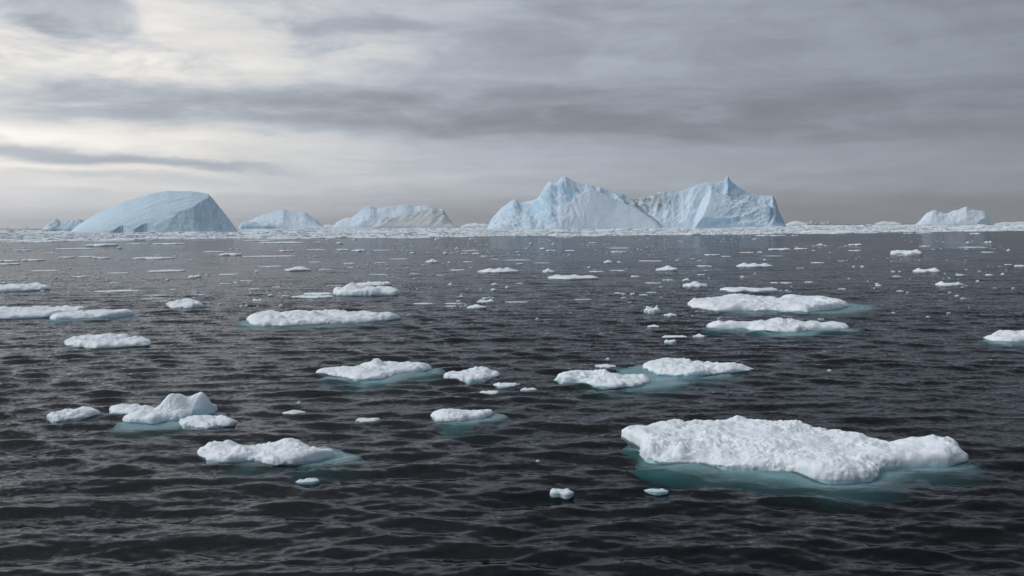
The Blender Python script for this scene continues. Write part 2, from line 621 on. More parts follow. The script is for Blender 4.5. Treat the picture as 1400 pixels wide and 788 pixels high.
def floe_geometry(poly, h, bumps, seed, nth, ntop, rough=1.0, lump=1.0, draft=None, soft=1.0, tilt=(0, 0)):
    """poly: footprint in metres around origin; h: freeboard; bumps: (x,y,dz,r)"""
    th, R = star_radius(np.array(poly), nth)
    R = smooth_per(R, max(2, nth // 90))
    ct, st_ = np.cos(th), np.sin(th)
    mean = R.mean()
    ex, ey = R * ct, R * st_
    R = R + rough * (0.85 * h * fbm(ex / (2.4 * h), ey / (2.4 * h), seed * 1.3, 4, seed)
                     + 0.05 * mean * fbm(ex / (0.5 * mean), ey / (0.5 * mean), seed * 0.7, 3, seed + 3))
    R = np.maximum(R, 0.1 * mean)
    draft = draft or 1.2 * h
    s = np.linspace(0, 1, ntop) ** 0.8
    sv = soft * np.clip(1.7 + 3.2 * fbm(ex / (5 * h), ey / (5 * h), 2.2, 2, seed + 70), 0.55, 3.4)
    rings, dists = [], []
    for q in s:
        rr = R * q
        x, y = rr * ct, rr * st_
        dist = R * (1 - q)
        dists.append(dist)
        e = np.clip(dist / (1.25 * h * sv), 0, 1)
        e = np.sqrt(np.maximum(1 - (1 - e) ** 2, 0))
        rings.append(np.stack([x, y, h * (0.24 + 0.76 * e)], -1))
    for zz, off in ((0.16, 0.02), (0.04, 0.0), (-0.10, -0.03), (-0.3, -0.02), (-0.7, -0.12), (-1.0, -0.35)):
        z = zz * h if zz > -0.15 else zz * draft
        rr = np.maximum(R + off * h, 0.02)
        rings.append(np.stack([rr * ct, rr * st_, np.full(nth, z)], -1))
    rings.append(np.stack([R * 0.0, R * 0.0, np.full(nth, -draft)], -1))
    G = np.stack(rings)
    x, y, z = G[..., 0].copy(), G[..., 1].copy(), G[..., 2].copy()
    top = np.clip((z - 0.2 * h) / (0.35 * h), 0, 1)
    # large undulation, puffs and crumbs
    und = fbm(x / (3.6 * h) + 7, y / (3.6 * h), seed * 0.37, 4, seed + 40) * 1.0 * h + fbm(x / (9 * h), y / (9 * h), seed * 0.9, 2, seed + 44) * 0.7 * h
    puf = (billow(x / (2.3 * h), y / (2.3 * h), z / (2.0 * h) + seed, 5, seed + 9, 0.53) - 0.35) * 0.66 * h * lump
    z = z + top * und * lump
    puf = puf * np.clip(0.85 + 2.2 * fbm(x / (5 * h), y / (5 * h), 4.4 + seed, 2, seed + 80), 0.15, 1.5)
    for (bx, by, dz, br) in bumps:
        z = z + np.clip((G[..., 2]) / h, 0, 1) * dz * np.exp(-(((x - bx) ** 2 + (y - by) ** 2) / br ** 2) ** 1.3)
    z = z + top * (tilt[0] * x + tilt[1] * y)
    # push along rough normals
    rad = np.maximum(np.hypot(x, y), 1e-4)
    side = np.ones_like(z)
    side[:ntop] = 1 - np.clip(np.stack(dists) / (0.7 * h), 0, 1)
    side = np.where(G[..., 2] < -0.05 * h, 0.35, side)
    z = z + puf * (1 - side) * np.clip(G[..., 2] / (0.3 * h), 0, 1)
    x = x + puf * side * x / rad * 1.3
    y = y + puf * side * y / rad * 1.3
    above = G[..., 2] > 0.1 * h
    z = np.where(above, np.maximum(z, 0.12 * h), z)
    z[0] = z[0].mean()
    return ring_mesh(np.stack([x, y, z], -1))


def shelf_geometry(poly, h, expand, off, depth, seed, nth=140, drop=0.55):
    th, R = star_radius(np.array(poly), nth)
    R = smooth_per(R, 4)
    ct, st_ = np.cos(th), np.sin(th)
    R = R * 1.02 + expand * (1.0 + 0.9 * fbm(R * ct / 1.6, R * st_ / 1.6, seed, 3, seed))
    rings = []
    for q, z in ((0, -depth * 0.8), (0.5, -depth * 0.8), (0.7, -depth * 0.9), (0.78, -depth * 1.2), (0.84, -depth * 1.7), (0.89, -depth * 2.5),
                 (0.93, -depth * 4.6), (0.97, -depth * 7.5), (1.0, -depth * 13), (0.98, -depth * 18), (0.8, -depth * 20), (0.0, -depth * 20)):
        x, y = R * q * ct, R * q * st_
        zz = z + (0 if q in (0,) else 0.6 * depth * fbm(x / 0.9, y / 0.9, seed + z, 3, seed + 5))
        rings.append(np.stack([x + off[0], y + off[1], np.broadcast_to(zz, x.shape)], -1))
    return ring_mesh(np.stack(rings))


_seed = [11]


def floe(name, label, cat, px, rim, bumps=(), mat=None, shelf=None, res=(160, 36), rough=1.0, lump=1.0,
         group=None, soft=1.0, tilt=(0, 0)):
    """px: waterline outline in photo pixels; rim: freeboard in photo pixels"""
    _seed[0] += 1
    sd = _seed[0]
    g = np.array([ground(*p) for p in px])
    c = (g.max(0) + g.min(0)) / 2
    dist = math.hypot(*c)
    mpp = dist / F
    h = rim * mpp * 0.88
    poly = g - c
    bm = []
    for (bx, by, bz, br) in bumps:
        q = ground(bx, by) - c
        bm.append((q[0], q[1], bz * mpp, br * mpp))
    V, Fc = floe_geometry(poly, h, bm, sd, res[0], res[1], rough, lump, soft=soft, tilt=tilt)
    me = mesh_from(name, V, Fc, mat or ICE)
    if shelf is None:
        o = link(name, me, None, (c[0], c[1], 0))
        return tag(o, label, cat, group)
    t = thing(name, label, cat, (c[0], c[1], 0), group)
    link('snow_covered_ice', me, t)
    expand, ox, oy, depth = shelf
    expand *= 0.8
    V, Fc = shelf_geometry(poly, h, expand, (ox, oy), depth, sd)
    link('submerged_shelf', mesh_from('submerged_shelf', V, Fc, SHELF), t)
    return t


def box_floe(x0, x1, yt, yb, seed):
    """an outline from a piece's extent in the photograph: width, top row, waterline row"""
    xc = 0.5 * (x0 + x1)
    g0 = ground(x0, yb); g1 = ground(x1, yb)
    w_ = math.hypot(*(g1 - g0))
    d = math.hypot(*((g0 + g1) / 2))
    mpp = d / F
    tot = yb - yt
    per = d / max(yb - horizon_y(xc), 1.0)          # metres of depth per photo pixel
    dep = min(0.75 * w_, 0.55 * tot * per)
    dep = max(dep, 0.3 * w_ if w_ < 6 else 0.22 * w_)
    hpx = max(tot - dep / per, 0.35 * tot)
    return (g0 + g1) / 2, w_, dep, hpx * mpp, d


FLOE = 'ice floe'
# --- near water
floe('ice_floe', 'largest white snow-lumped floe with a wide turquoise shelf under the water', FLOE,
     [(850, 597), (866, 592), (900, 589), (930, 587), (1009, 587), (1070, 591), (1125, 594), (1182, 604), (1225, 613), (1271, 613),
      (1308, 620), (1320, 630), (1294, 636), (1236, 637), (1209, 644), (1190, 656), (1151, 658.5), (1117, 655.5), (1086, 648),
      (1036, 643), (986, 640), (947, 634), (905, 635), (876, 627), (880, 611), (859, 604)],
     17, [(1009, 589, 5, 12), (930, 590, 3, 22), (1275, 618, 5, 40), (1090, 650, 3, 60), (905, 625, 3, 30)],
     ICE, (0.30, 0.15, -0.40, 0.085), (900, 170), 1.0, 0.95)
floe('ice_floe', 'white floe with a raised middle and a pale slush patch awash beside it', FLOE,
     [(272, 619), (285, 616), (320, 615), (345, 615), (372, 613), (400, 611), (430, 616), (454, 621), (457, 624), (433, 629), (397, 635),
      (372, 636), (347, 629.5), (311, 632.5), (286, 631), (274, 625)],
     11.5, [(397, 618, 6, 20), (300, 620, 2, 18)], ICE, (0.22, 0.75, 0.1, 0.10), (320, 70))
floe('ice_floe', 'tall blue-white floe rising to a curled double crest over a turquoise foot', FLOE,
     [(167, 575), (195, 568), (225, 565), (262, 563), (294, 562), (293, 567), (262, 571), (240, 576), (211, 579.5), (176, 579)],
     12, [(238, 569, 17, 13), (278, 567, 14, 13), (257, 567, 9, 12), (222, 571, 5, 11)], ICE_BLUE, (0.55, 0.2, -0.35, 0.1), (240, 60), 0.7, 0.7)
floe('ice_floe', 'small lumpy white floe pushed against the tall double-crested floe', FLOE,
     [(243, 579), (258, 576), (285, 574), (306, 574), (320, 577), (320, 582), (284, 586), (252, 584)],
     10, [(304, 578, 2, 10)], ICE, None, (200, 46))
floe('ice_floe', 'flat white floe lying behind the tall double-crested floe', FLOE,
     [(149, 563), (160, 560), (190, 558), (214, 560), (205, 566), (180, 569), (155, 567)], 7, (), ICE, None, (160, 40))
floe('ice_floe', 'small flat white floe beside the tall double-crested floe, separated by open water', FLOE,
     [(65, 573), (78, 568), (110, 565), (134, 564), (136, 567), (118, 571), (100, 575), (72, 576.5)],
     7, [(118, 566, 2, 10)], ICE, None, (160, 40))
floe('ice_floe', 'white floe with one round knob, slush and small bits trailing off its side', FLOE,
     [(430, 510), (445, 508), (470, 507), (500, 504), (531, 502), (585, 501), (590, 505), (580, 509), (541, 512.5), (523, 518),
      (487, 520.5), (472, 516.5), (451, 513.5), (433, 512)],
     8, [(512, 506, 5, 14), (500, 513, 2, 20)], ICE, (0.45, 0.5, -0.5, 0.12), (280, 56))
floe('ice_floe', 'small white floe with a sloping lumpy top near three tiny bits of ice', FLOE,
     [(605, 516.5), (616, 514), (636, 513), (654, 511), (672, 512), (684, 513), (672, 518), (662, 521.5), (642, 522.5), (625, 519.5), (609, 518)],
     7.5, [(655, 513, 4, 14)], ICE, None, (200, 46))
floe('ice_floe', 'small angular white floe with a dark notch in its front edge', FLOE,
     [(591, 570), (600, 567), (650, 564), (674, 565), (672, 568), (657, 573), (640, 574), (632, 577), (611, 577.5), (596, 576)],
     7.5, [(605, 571, 1.5, 12)], ICE, (0.3, 0.4, -0.1, 0.1), (220, 50))
floe('ice_floe', 'ribbed bluish-white floe joined under water by a turquoise shelf to its neighbour', FLOE,
     [(759, 521), (766, 517), (785, 515), (817, 516), (846, 518), (875, 520), (888, 522), (884, 525), (875, 529), (841, 531), (812, 529.5),
      (793, 524.5), (768, 524)],
     10, [(775, 518, 2, 14)], ICE_BLUE, (0.8, 1.2, 0.3, 0.12), (260, 54))
floe('ice_floe', 'bluish-white tapering floe with a dark groove across its front', FLOE,
     [(879, 503), (890, 500), (921, 498), (940, 499), (975, 501), (1008, 504), (1030, 506), (1011, 509), (977, 512.5), (958, 514),
      (926, 514.5), (900, 512), (887, 508)],
     9, [(920, 502, 3, 22), (900, 505, 2, 14)], ICE_BLUE, (0.9, -0.7, -0.2, 0.12), (280, 56), 1.0, 1.0, None, 1.6)
floe('ice_floe', 'wide white floe with two low humps and a pale submerged tongue to one side', FLOE,
     [(942, 418), (950, 415), (980, 413), (1014, 412), (1070, 412), (1101, 412), (1130, 414), (1155, 417), (1159, 420), (1118, 425.5),
      (1104, 427), (1055, 425.5), (1021, 425.5), (980, 426), (966, 424), (947, 421)],
     8.5, [(1008, 415, 4.5, 22), (1087, 414, 4, 18)], ICE, (0.9, 1.6, -0.6, 0.13), (300, 56))
floe('ice_floe', 'long low white floe with one central mound in front of the two-humped floe', FLOE,
     [(966, 447), (972, 445), (1031, 446), (1065, 446), (1113, 446), (1157, 447), (1161, 450), (1143, 452), (1104, 452.5), (1089, 455.5),
      (1050, 455), (1021, 451), (972, 449.5)],
     7, [(1066, 449, 6, 26)], ICE, (0.8, 0.3, -0.5, 0.13), (300, 50))
floe('ice_floe', 'long white floe with a humped middle and dark specks scattered along its top', FLOE,
     [(337, 439), (343, 436), (360, 433), (400, 432), (454, 432), (500, 433.5), (535, 434), (550, 435.5), (531, 438), (493, 442.5),
      (449, 444), (403, 446), (351, 445.5), (340, 442)],
     8, [(410, 437, 4.5, 24), (352, 438, 2, 12)], ICE_SPECK, (0.6, -0.2, -0.4, 0.12), (300, 56), 1.0, 1.0, None, 1.4)
floe('ice_floe', 'jagged white floe with two knobbed crests and flat slabs awash at its side', FLOE,
     [(455, 402), (465, 400), (490, 399), (525, 399), (545, 401.5), (543, 404), (505, 404.5), (462, 404.5)],
     8, [(480, 401, 6, 10), (518, 401, 4, 9), (535, 402, 1, 9)], ICE_BLUE, None, (200, 40))
floe('ice_slab', 'flat bluish slab of ice close behind the jagged two-crested floe', 'ice slab',
     [(486, 390), (500, 388.5), (530, 388), (536, 389.5), (520, 391.5), (495, 392)], 3.2, (), ICE_BLUE, None, (120, 26))
floe('ice_slab', 'thin flat slab awash, farther of two at the jagged floe', 'ice slab',
     [(414, 403), (420, 401.7), (450, 401.3), (456, 402.5), (440, 404)], 1.6, (), ICE, None, (100, 22))
floe('ice_slab', 'thin flat slab awash, nearer of two at the jagged floe', 'ice slab',
     [(396, 407), (410, 405.7), (450, 405.2), (457, 406.3), (435, 408)], 1.6, (), ICE, None, (100, 22))
floe('ice_floe', 'long low white floe partly covered by a blue-edged floe lying against it', FLOE,
     [(-60, 432), (-20, 427), (40, 425.5), (90, 424), (116, 424.5), (100, 430), (60, 434), (0, 437), (-50, 436)], 5.5, [(20, 430, 1.5, 30)], ICE, None, (220, 40))
floe('ice_floe', 'blue-edged flat floe with an upturned rim lying against a longer white floe', FLOE,
     [(67, 437), (80, 433), (110, 430), (150, 429), (182, 429), (182, 432), (150, 435), (105, 437.5), (75, 439)], 6.5, [(175, 430, 1.5, 12)],
     ICE_BLUE, (0.5, 0.5, -0.4, 0.12), (220, 44), 0.7, 0.7)
floe('ice_floe', 'solitary rounded white floe near the two overlapping long floes', FLOE,
     [(90, 472), (100, 467), (130, 464), (160, 464), (190, 467), (207, 469.5), (203, 473.5), (170, 475), (130, 477.5), (108, 475)],
     7, [(150, 468, 2.5, 24)], ICE, None, (220, 46))
floe('ice_floe', 'low white floe drifting ahead of the smooth domed iceberg', FLOE,
     [(-40, 398), (0, 394.5), (35, 393), (60, 393.5), (69, 396), (40, 398), (0, 400), (-30, 400)], 5, [(38, 395, 2, 16)], ICE, None, (180, 34))
floe('ice_floe', 'small white hump-topped floe with a dark foot in the warm-lit water', FLOE,
     [(228, 419), (238, 416.5), (262, 415.5), (274, 417), (278, 420), (262, 421.5), (235, 421.5)], 5.5, [(262, 418, 3, 9)], ICE, None, (160, 34))
floe('ice_floe', 'white floe with a blue underside, alone in the dark open water', FLOE,
     [(1345, 463), (1360, 460), (1385, 458.5), (1420, 459), (1440, 463), (1420, 467), (1385, 468.5), (1358, 466.5)], 6.5, [(1375, 461, 2, 14)],
     ICE, (0.5, -0.1, -0.4, 0.12), (180, 40))

# --- pieces given by their extent (x0, x1, top row, waterline row)
named = [
    (652, 711, 365.5, 373.8, 'low white floe with several small knobs along its crest', 3),
    (748, 823, 374.5, 382.8, 'long low white floe, humped at one end, trailed by a rounded lump', 3),
    (739, 759, 367, 373, 'rounded bluish ice lump close behind a long low floe', 1),
    (1004, 1057, 359.3, 365.8, 'low white floe with three rounded knobs behind the two-humped wide floe', 3),
    (1217, 1263, 341.8, 349, 'white floe with one pointed knob, farthest of three drifting in a line', 2),
    (1246, 1285, 366.3, 372.6, 'low white floe with a raised end, middle of three drifting in a line', 2),
    (1279, 1318, 385.0, 391.5, 'low white floe, nearest the open water of three drifting in a line', 2),
    (896, 931, 363.6, 370.8, 'smooth white wedge-shaped floe near scattered flat slabs', 1),
    (933, 972, 385.0, 393.3, 'white peaked floe close behind the two-humped wide floe', 1),
    (404, 438, 651.0, 660.5, 'small bluish lump of ice in front of the white raised-middle floe', 3),
    (748, 785, 664.0, 678.0, 'jagged little white lump of ice alone in the dark near water', 3),
    (880, 915, 664.5, 672.5, 'tiny half-sunk bluish ice fragment near the largest floe', 3),
    (382, 418, 558.0, 567.0, 'small white wedge of ice with a tiny crumb floating beside it', 1),
    (406, 412, 549.5, 553.5, 'tiny white crumb of ice beside a small white wedge', 1),
    (485, 520, 568.5, 577.0, 'small white lump with a pointed middle between two larger floes', 2),
    (674, 712, 521.5, 530.5, 'flat white chip, largest of three beside a lumpy-topped floe', 2),
    (711, 735, 527.5, 533.8, 'low broken white chip, middle one of three beside a lumpy-topped floe', 2),
    (655, 685, 533.5, 540.5, 'half-sunk white chip, nearest of three beside a lumpy-topped floe', 2),
    (813, 846, 497.5, 504.0, 'low half-sunk slab between the ribbed floe and the grooved tapering floe', 1),
    (652, 676, 408.8, 414.5, 'small flat-topped white lump paired with a pointed one', 2),
    (638, 666, 415.8, 422.3, 'small pointed white lump paired with a flat-topped one', 1),
    (880, 903, 418.0, 428.5, 'pale broken slab awash beside the two-humped wide floe', 2),
    (905, 926, 427.8, 432.5, 'smooth oval white chip beside the two-humped wide floe', 1),
    (885, 903, 443.5, 447.5, 'thin white chip level with the long floe with a central mound', 1),
    (904, 940, 457.0, 462.3, 'flat broken slush slab before the long floe with a central mound', 3),
    (947, 964, 456.5, 462.0, 'bright rounded chip at the end of a flat slush slab', 1),
    (908, 926, 463.5, 469.0, 'small broken chip in front of a flat slush slab', 2),
    (828, 834, 487.8, 491.5, 'tiny bright crumb behind the ribbed bluish-white floe', 1),
    (974, 1066, 391.5, 400.5, 'broad flat sheet of slush ice behind the two-humped wide floe', 0),
    (1130, 1137, 505.5, 507.5, None, 1), (732, 738, 629.0, 632.5, None, 1),
]


def piece_mesh(kind, seed, nth=72, ntop=18):
    """unit piece, about 2 m wide; kind = number of knobs"""
    rr = np.random.default_rng(seed)
    k = 26
    a = np.linspace(0, 2 * math.pi, k, endpoint=False)
    rad = np.maximum(1 + (0.22 if kind else 0.42) * rr.normal(size=k), 0.35)
    rad = smooth_per(rad, 1)
    poly = np.stack([np.cos(a) * rad, np.sin(a) * rad * 1.0], -1)
    bm = []
    if kind:
        xs = np.linspace(-0.65, 0.65, kind) if kind > 1 else [rr.uniform(-0.3, 0.4)]
        for x in xs:
            bm.append((x + rr.uniform(-0.1, 0.1), rr.uniform(-0.25, 0.25), rr.uniform(0.10, 0.24) if kind > 1 else rr.uniform(0.2, 0.32),
                       rr.uniform(0.16, 0.3) if kind > 1 else rr.uniform(0.35, 0.55)))
    V, Fc = floe_geometry(poly, 0.22, bm, seed, nth, ntop, 1.0, 0.9)
    # height of the tallest point becomes one
    V[:, 2] = np.where(V[:, 2] > 0, V[:, 2] / V[:, 2].max(), V[:, 2] * 5)
    V[:, 0] /= np.abs(V[:, 0]).max(); V[:, 1] /= np.abs(V[:, 1]).max()
    return mesh_from('drift_ice', V, Fc, ICE)


LIB = {k: [piece_mesh(k, 300 + 10 * k + i) for i in range(6)] for k in range(4)}
prng = random.Random(4)


def place_piece(name, x0, x1, yt, yb, kind, label, cat, group=None, mat=None):
    c, w_, dep, h, d = box_floe(x0, x1, yt, yb, 0)
    me = prng.choice(LIB[kind])
    o = link(name, me)
    radial = c / np.linalg.norm(c)
    cc = c + radial * dep * 0.5
    az_ = math.atan2(c[0], c[1])
    o.rotation_euler = (0, 0, -az_ + (0 if prng.random() < 0.5 else math.pi))
    o.location = (cc[0], cc[1], sea_level(cc[0], cc[1], 0.4 * w_) + 0.15 * min(h, 0.42 * w_))
    o.scale = (w_ / 2, dep / 2, min(max(h, 0.06), 0.42 * w_))
    return tag(o, label, cat, group)


for x0, x1, yt, yb, lab, k in named:
    place_piece('ice_floe' if (x1 - x0) > 45 else 'ice_chunk', x0, x1, yt, yb, k,
                lab or 'tiny lone crumb of ice in the dark near water', FLOE if (x1 - x0) > 45 else 'ice chunk',
                None if lab else 'lone crumbs of ice in the near water')

flats = [
    (608, 632, 412, 416), (607, 624, 417, 420), (565, 595, 411, 416), (690, 722, 411, 414), (532, 560, 352, 355), (631, 656, 340.3, 343),
    (630, 641, 345, 347.5), (645, 656, 344.3, 347.8), (510, 535, 340, 343), (460, 478, 339.5, 342.5), (481, 500, 340, 344), (632, 646, 356, 359),
    (655, 668, 348.5, 351), (671, 685, 352.3, 355), (692, 729, 353.6, 356.3), (706, 717, 359, 361.3), (728, 754, 357.3, 360.3),
    (833, 862, 337, 340), (832, 858, 342.3, 345.6), (805, 818, 330.3, 332.6), (872, 906, 353.5, 357.6), (803, 825, 369, 372.5),
    (832, 860, 367.5, 370.5), (862, 876, 375.3, 379), (879, 905, 384, 388), (905, 924, 381, 383.4), (883, 899, 396.5, 400),
    (785, 810, 406.8, 409.4), (840, 851, 399, 402), (873, 886, 402, 404.3), (705, 716, 385.4, 388), (1010, 1031, 343.3, 346),
    (1035, 1044, 343.4, 346), (1050, 1082, 337, 342.3), (1085, 1105, 338, 341), (1108, 1130, 357, 360), (1088, 1104, 365, 367.4),
    (952, 972, 361.3, 364.6), (952, 964, 373.4, 376.3), (1053, 1064, 384.5, 387.5), (1066, 1085, 384, 387.8), (1100, 1112, 384, 386.5),
    (1145, 1159, 392.3, 396), (1160, 1179, 332.3, 335.8), (1160, 1178, 341, 343.4), (1258, 1273, 335, 337.4), (1308, 1352, 336, 339),
    (1338, 1360, 342.6, 345.6), (1372, 1384, 359.8, 362.4), (1387, 1404, 360.5, 365), (1345, 1358, 374, 377), (1325, 1344, 317.6, 320.4),
    (1235, 1249, 317.2, 319.5), (1252, 1276, 317.0, 319.2), (80, 125, 336.5, 341), (120, 160, 331.5, 337), (175, 203, 331, 333.8),
    (213, 256, 330.4, 334.6), (185, 242, 349.5, 354.6), (82, 104, 349, 353), (104, 134, 348, 352), (128, 152, 349, 354),
    (0, 28, 354, 358), (-8, 24, 358.5, 362.5), (32, 62, 353, 357), (205, 250, 366.8, 372), (148, 176, 370, 374), (130, 190, 394, 399.4),
    (192, 231, 402, 405), (194, 228, 405, 408.6), (45, 80, 366.6, 371), (335, 382, 326.5, 329.6), (358, 412, 329.3, 333),
    (333, 402, 346.5, 351.4), (280, 306, 340.8, 345), (300, 334, 344, 350), (380, 402, 341, 344), (420, 448, 339.5, 342), (230, 253, 366.4, 371.4),
    (262, 285, 399.6, 403), (300, 327, 373, 376), (350, 384, 363, 365.4), (432, 456, 366, 368.8), (445, 470, 388.3, 390.6),
    (385, 395, 402.6, 405), (328, 348, 382.5, 385), (150, 165, 384, 387), (100, 120, 376, 379.5), (640, 652, 325.2, 327.3),
    (594, 604, 325.6, 328), (622, 650, 322.4, 324.6), (760, 784, 322, 324.4), (808, 826, 320.8, 323.4), (1028, 1076, 320.4, 323),
    (1081, 1092, 320.5, 322.6), (1028, 1036, 325, 327.6), (395, 408, 329.6, 332.5), (745, 760, 341, 343.5), (772, 786, 341, 343.5),
    (770, 780, 324.5, 326), (960, 985, 346.5, 349.5), (985, 1000, 349, 351), (1040, 1072, 348.5, 350.5), (1145, 1156, 355, 357.5),
    (1220, 1232, 376, 378.5), (1196, 1202, 386, 388.5), (1195, 1206, 388, 391.5), (1226, 1236, 395, 399), (420, 440, 356, 359),
    (470, 486, 358, 361), (475, 486, 364, 366.5), (510, 528, 357.5, 360), (505, 530, 373.5, 376), (560, 575, 372, 374.5), (615, 636, 367, 370),
    (595, 610, 375, 377), (340, 356, 394, 396.5), (300, 318, 386, 388.5), (20, 44, 340, 343), (60, 75, 344, 346.5),
]
lumps = [
    (582, 600, 354.6, 359.6, 1), (612, 620, 387, 390, 1), (670, 681, 387, 390.2, 1), (670, 680, 395, 398.3, 1), (627, 633, 403, 406.4, 1),
    (611, 616, 357.5, 360, 1), (825, 838, 356, 360, 1), (843, 850, 357, 359.4, 1), (756, 760, 341.4, 344, 1), (803, 808, 364, 366.5, 1),
    (861, 868, 400.5, 403.4, 2), (1117, 1126, 333.4, 336, 1), (970, 974, 363.6, 366, 1), (1043, 1048, 353.7, 356, 1), (933, 944, 381, 384.5, 1),
    (1320, 1326, 330.3, 333, 1), (1345, 1357, 329.8, 332.3, 2), (1368, 1374, 373.4, 375.6, 1), (1334, 1339, 383.3, 385.6, 1),
    (1176, 1182, 363, 365.6, 1), (1165, 1170, 363, 365.5, 1), (1228, 1232, 369.5, 372, 1), (1218, 1224, 370, 372.3, 2), (1376, 1382, 340.4, 343, 1),
    (258, 276, 376, 380.2, 2), (390, 426, 364.6, 371, 1), (348, 354, 368, 372, 1), (432, 438, 329.5, 333, 2), (160, 166, 337, 340, 1),
    (225, 232, 379.5, 384, 1), (345, 360, 407.5, 411.5, 2), (366, 374, 402.4, 405, 1), (1012, 1018, 377, 380, 1), (1030, 1034, 372.6, 375, 1),
    (738, 746, 338.6, 341, 1), (718, 722, 337, 340.5, 1), (723, 728, 331, 334, 1), (754, 759, 332, 335, 1), (885, 888, 325, 327, 1),
    (605, 612, 344.5, 347.5, 1), (622, 628, 338.5, 341, 1), (690, 697, 391, 394, 1), (560, 568, 345, 347, 1), (460, 468, 331, 333.5, 1),
]
ANCH = [(210, 322, 'below the smooth domed iceberg'), (385, 322, 'below the hazy crowned iceberg'), (540, 322, 'below the dirt-streaked iceberg'),
        (786, 322, 'below the tall craggy iceberg'), (970, 320, 'below the pyramid-shaped iceberg'), (1305, 318, 'below the twin-humped iceberg'),
        (34, 396, 'near the low floe ahead of the domed iceberg'), (252, 418, 'near the small hump-topped floe with a dark foot'),
        (120, 430, 'near the blue-edged floe lying on a longer one'), (500, 400, 'near the jagged two-crested floe'),
        (440, 436, 'near the long floe with dark specks'), (681, 371, 'near the low floe with knobs along its crest'),
        (786, 379, 'near the long low floe humped at one end'), (914, 368, 'near the smooth wedge-shaped floe'),
        (1030, 363, 'near the low floe with three rounded knobs'), (1050, 415, 'near the wide two-humped floe'),
        (1240, 346, 'near the farthest of three floes in a line'), (1265, 370, 'near the middle one of three floes in a line'),
        (1298, 389, 'near the last of three floes in a line'), (652, 416, 'near a paired flat-topped and pointed lump')]


def near_text(x, y):
    return min(ANCH, key=lambda a: ((a[0] - x) / 2.2) ** 2 + ((a[1] - y) * 1.5) ** 2)[2]


for x0, x1, yt, yb in flats:
    t_ = near_text(0.5 * (x0 + x1), yb)
    sz = 'long flat' if x1 - x0 > 30 else ('short thin' if x1 - x0 < 15 else 'thin flat')
    place_piece('ice_sliver', x0, x1, yb - prng.uniform(0.38, 0.68) * (yb - yt), yb, 0, sz + ' sliver of drift ice ' + t_, 'ice sliver', sz + ' ice slivers ' + t_)
for x0, x1, yt, yb, k in lumps:
    t_ = near_text(0.5 * (x0 + x1), yb)
    place_piece('ice_lump', x0, x1, yt, yb, k, 'small knobbed ice lump ' + t_, 'ice lump', 'small ice lumps ' + t_)


# ------------------------------------------------------------------ scattered crumbs and the pack
def slab_cloud(cx, cy, rx, ry, hh, seed, rim=7):
    """many irregular little slabs in one mesh: top polygon a little smaller than the foot"""
    rr = np.random.default_rng(seed)
    N = len(cx)
    a = np.linspace(0, 2 * math.pi, rim, endpoint=False)[None, :] + rr.uniform(0, 6.28, (N, 1))
    j = rr.uniform(0.6, 1.2, (N, rim))
    lo = np.stack([cx[:, None] + np.cos(a) * rx[:, None] * j, cy[:, None] + np.sin(a) * ry[:, None] * j,
                   np.full((N, rim), -0.4)], -1)
    j2 = j * rr.uniform(0.72, 0.98, (N, rim))
    hi = np.stack([cx[:, None] + np.cos(a) * rx[:, None] * j2, cy[:, None] + np.sin(a) * ry[:, None] * j2,
                   hh[:, None] * rr.uniform(0.45, 1.1, (N, rim))], -1)
    ct = np.stack([cx + rr.uniform(-.3, .3, N) * rx, cy, hh * rr.uniform(0.8, 1.35, N)], -1)[:, None, :]
    V = np.concatenate([lo, hi, ct], 1)
    nv = 2 * rim + 1
    k = np.arange(rim); kn = (k + 1) % rim
    f1 = np.stack([k, kn, rim + kn], -1); f2 = np.stack([k, rim + kn, rim + k], -1)
    f3 = np.stack([rim + k, rim + kn, np.full(rim, 2 * rim)], -1)
    f = np.concatenate([f1, f2, f3])
    Fc = (f[None] + (np.arange(N) * nv)[:, None, None]).reshape(-1, 3)
    return V.reshape(-1, 3), Fc


def build_crumbs():
    rr = np.random.default_rng(77)
    xs, ys = [], []
    N = 1300
    px = rr.uniform(-150, 1550, N * 3)
    py = horizon_y(px) + 14 + rr.exponential(34, N * 3)
    nz = fbm(px / 160.0, py / 14.0, 0.3, 3, 5)
    left = np.clip(1 - px / 1500.0, 0.15, 1)
    keep = (nz > 0.02) & (rr.uniform(size=N * 3) < 0.35 + 0.65 * left) & (py < 440)
    px, py = px[keep][:N], py[keep][:N]
    g = np.array([ground(a, b) for a, b in zip(px, py)])
    d = np.hypot(g[:, 0], g[:, 1])
    s = rr.lognormal(-1.2, 0.5, len(g)) * (0.3 + d / 420.0)
    V, Fc = slab_cloud(g[:, 0], g[:, 1], s, s * rr.uniform(0.5, 0.9, len(g)), np.clip(0.06 + 0.10 * s, 0.06, 0.3), 3)
    o = link('brash_ice', mesh_from('brash_ice', V, Fc, ICE_FAR, False))
    tag(o, 'fine crumbs of brash ice scattered over the open water', 'brash ice', kind='stuff')


build_crumbs()

EDGE = [(-200, 333), (0, 330.5), (60, 331.5), (110, 328.8), (150, 330), (230, 328), (320, 326), (400, 327), (470, 325), (560, 325.6), (640, 323.6),
        (700, 322.6), (780, 323), (900, 321.5), (1000, 321.2), (1070, 319.4), (1150, 319.8), (1240, 317.4), (1330, 316.6), (1400, 315.6), (1600, 314)]


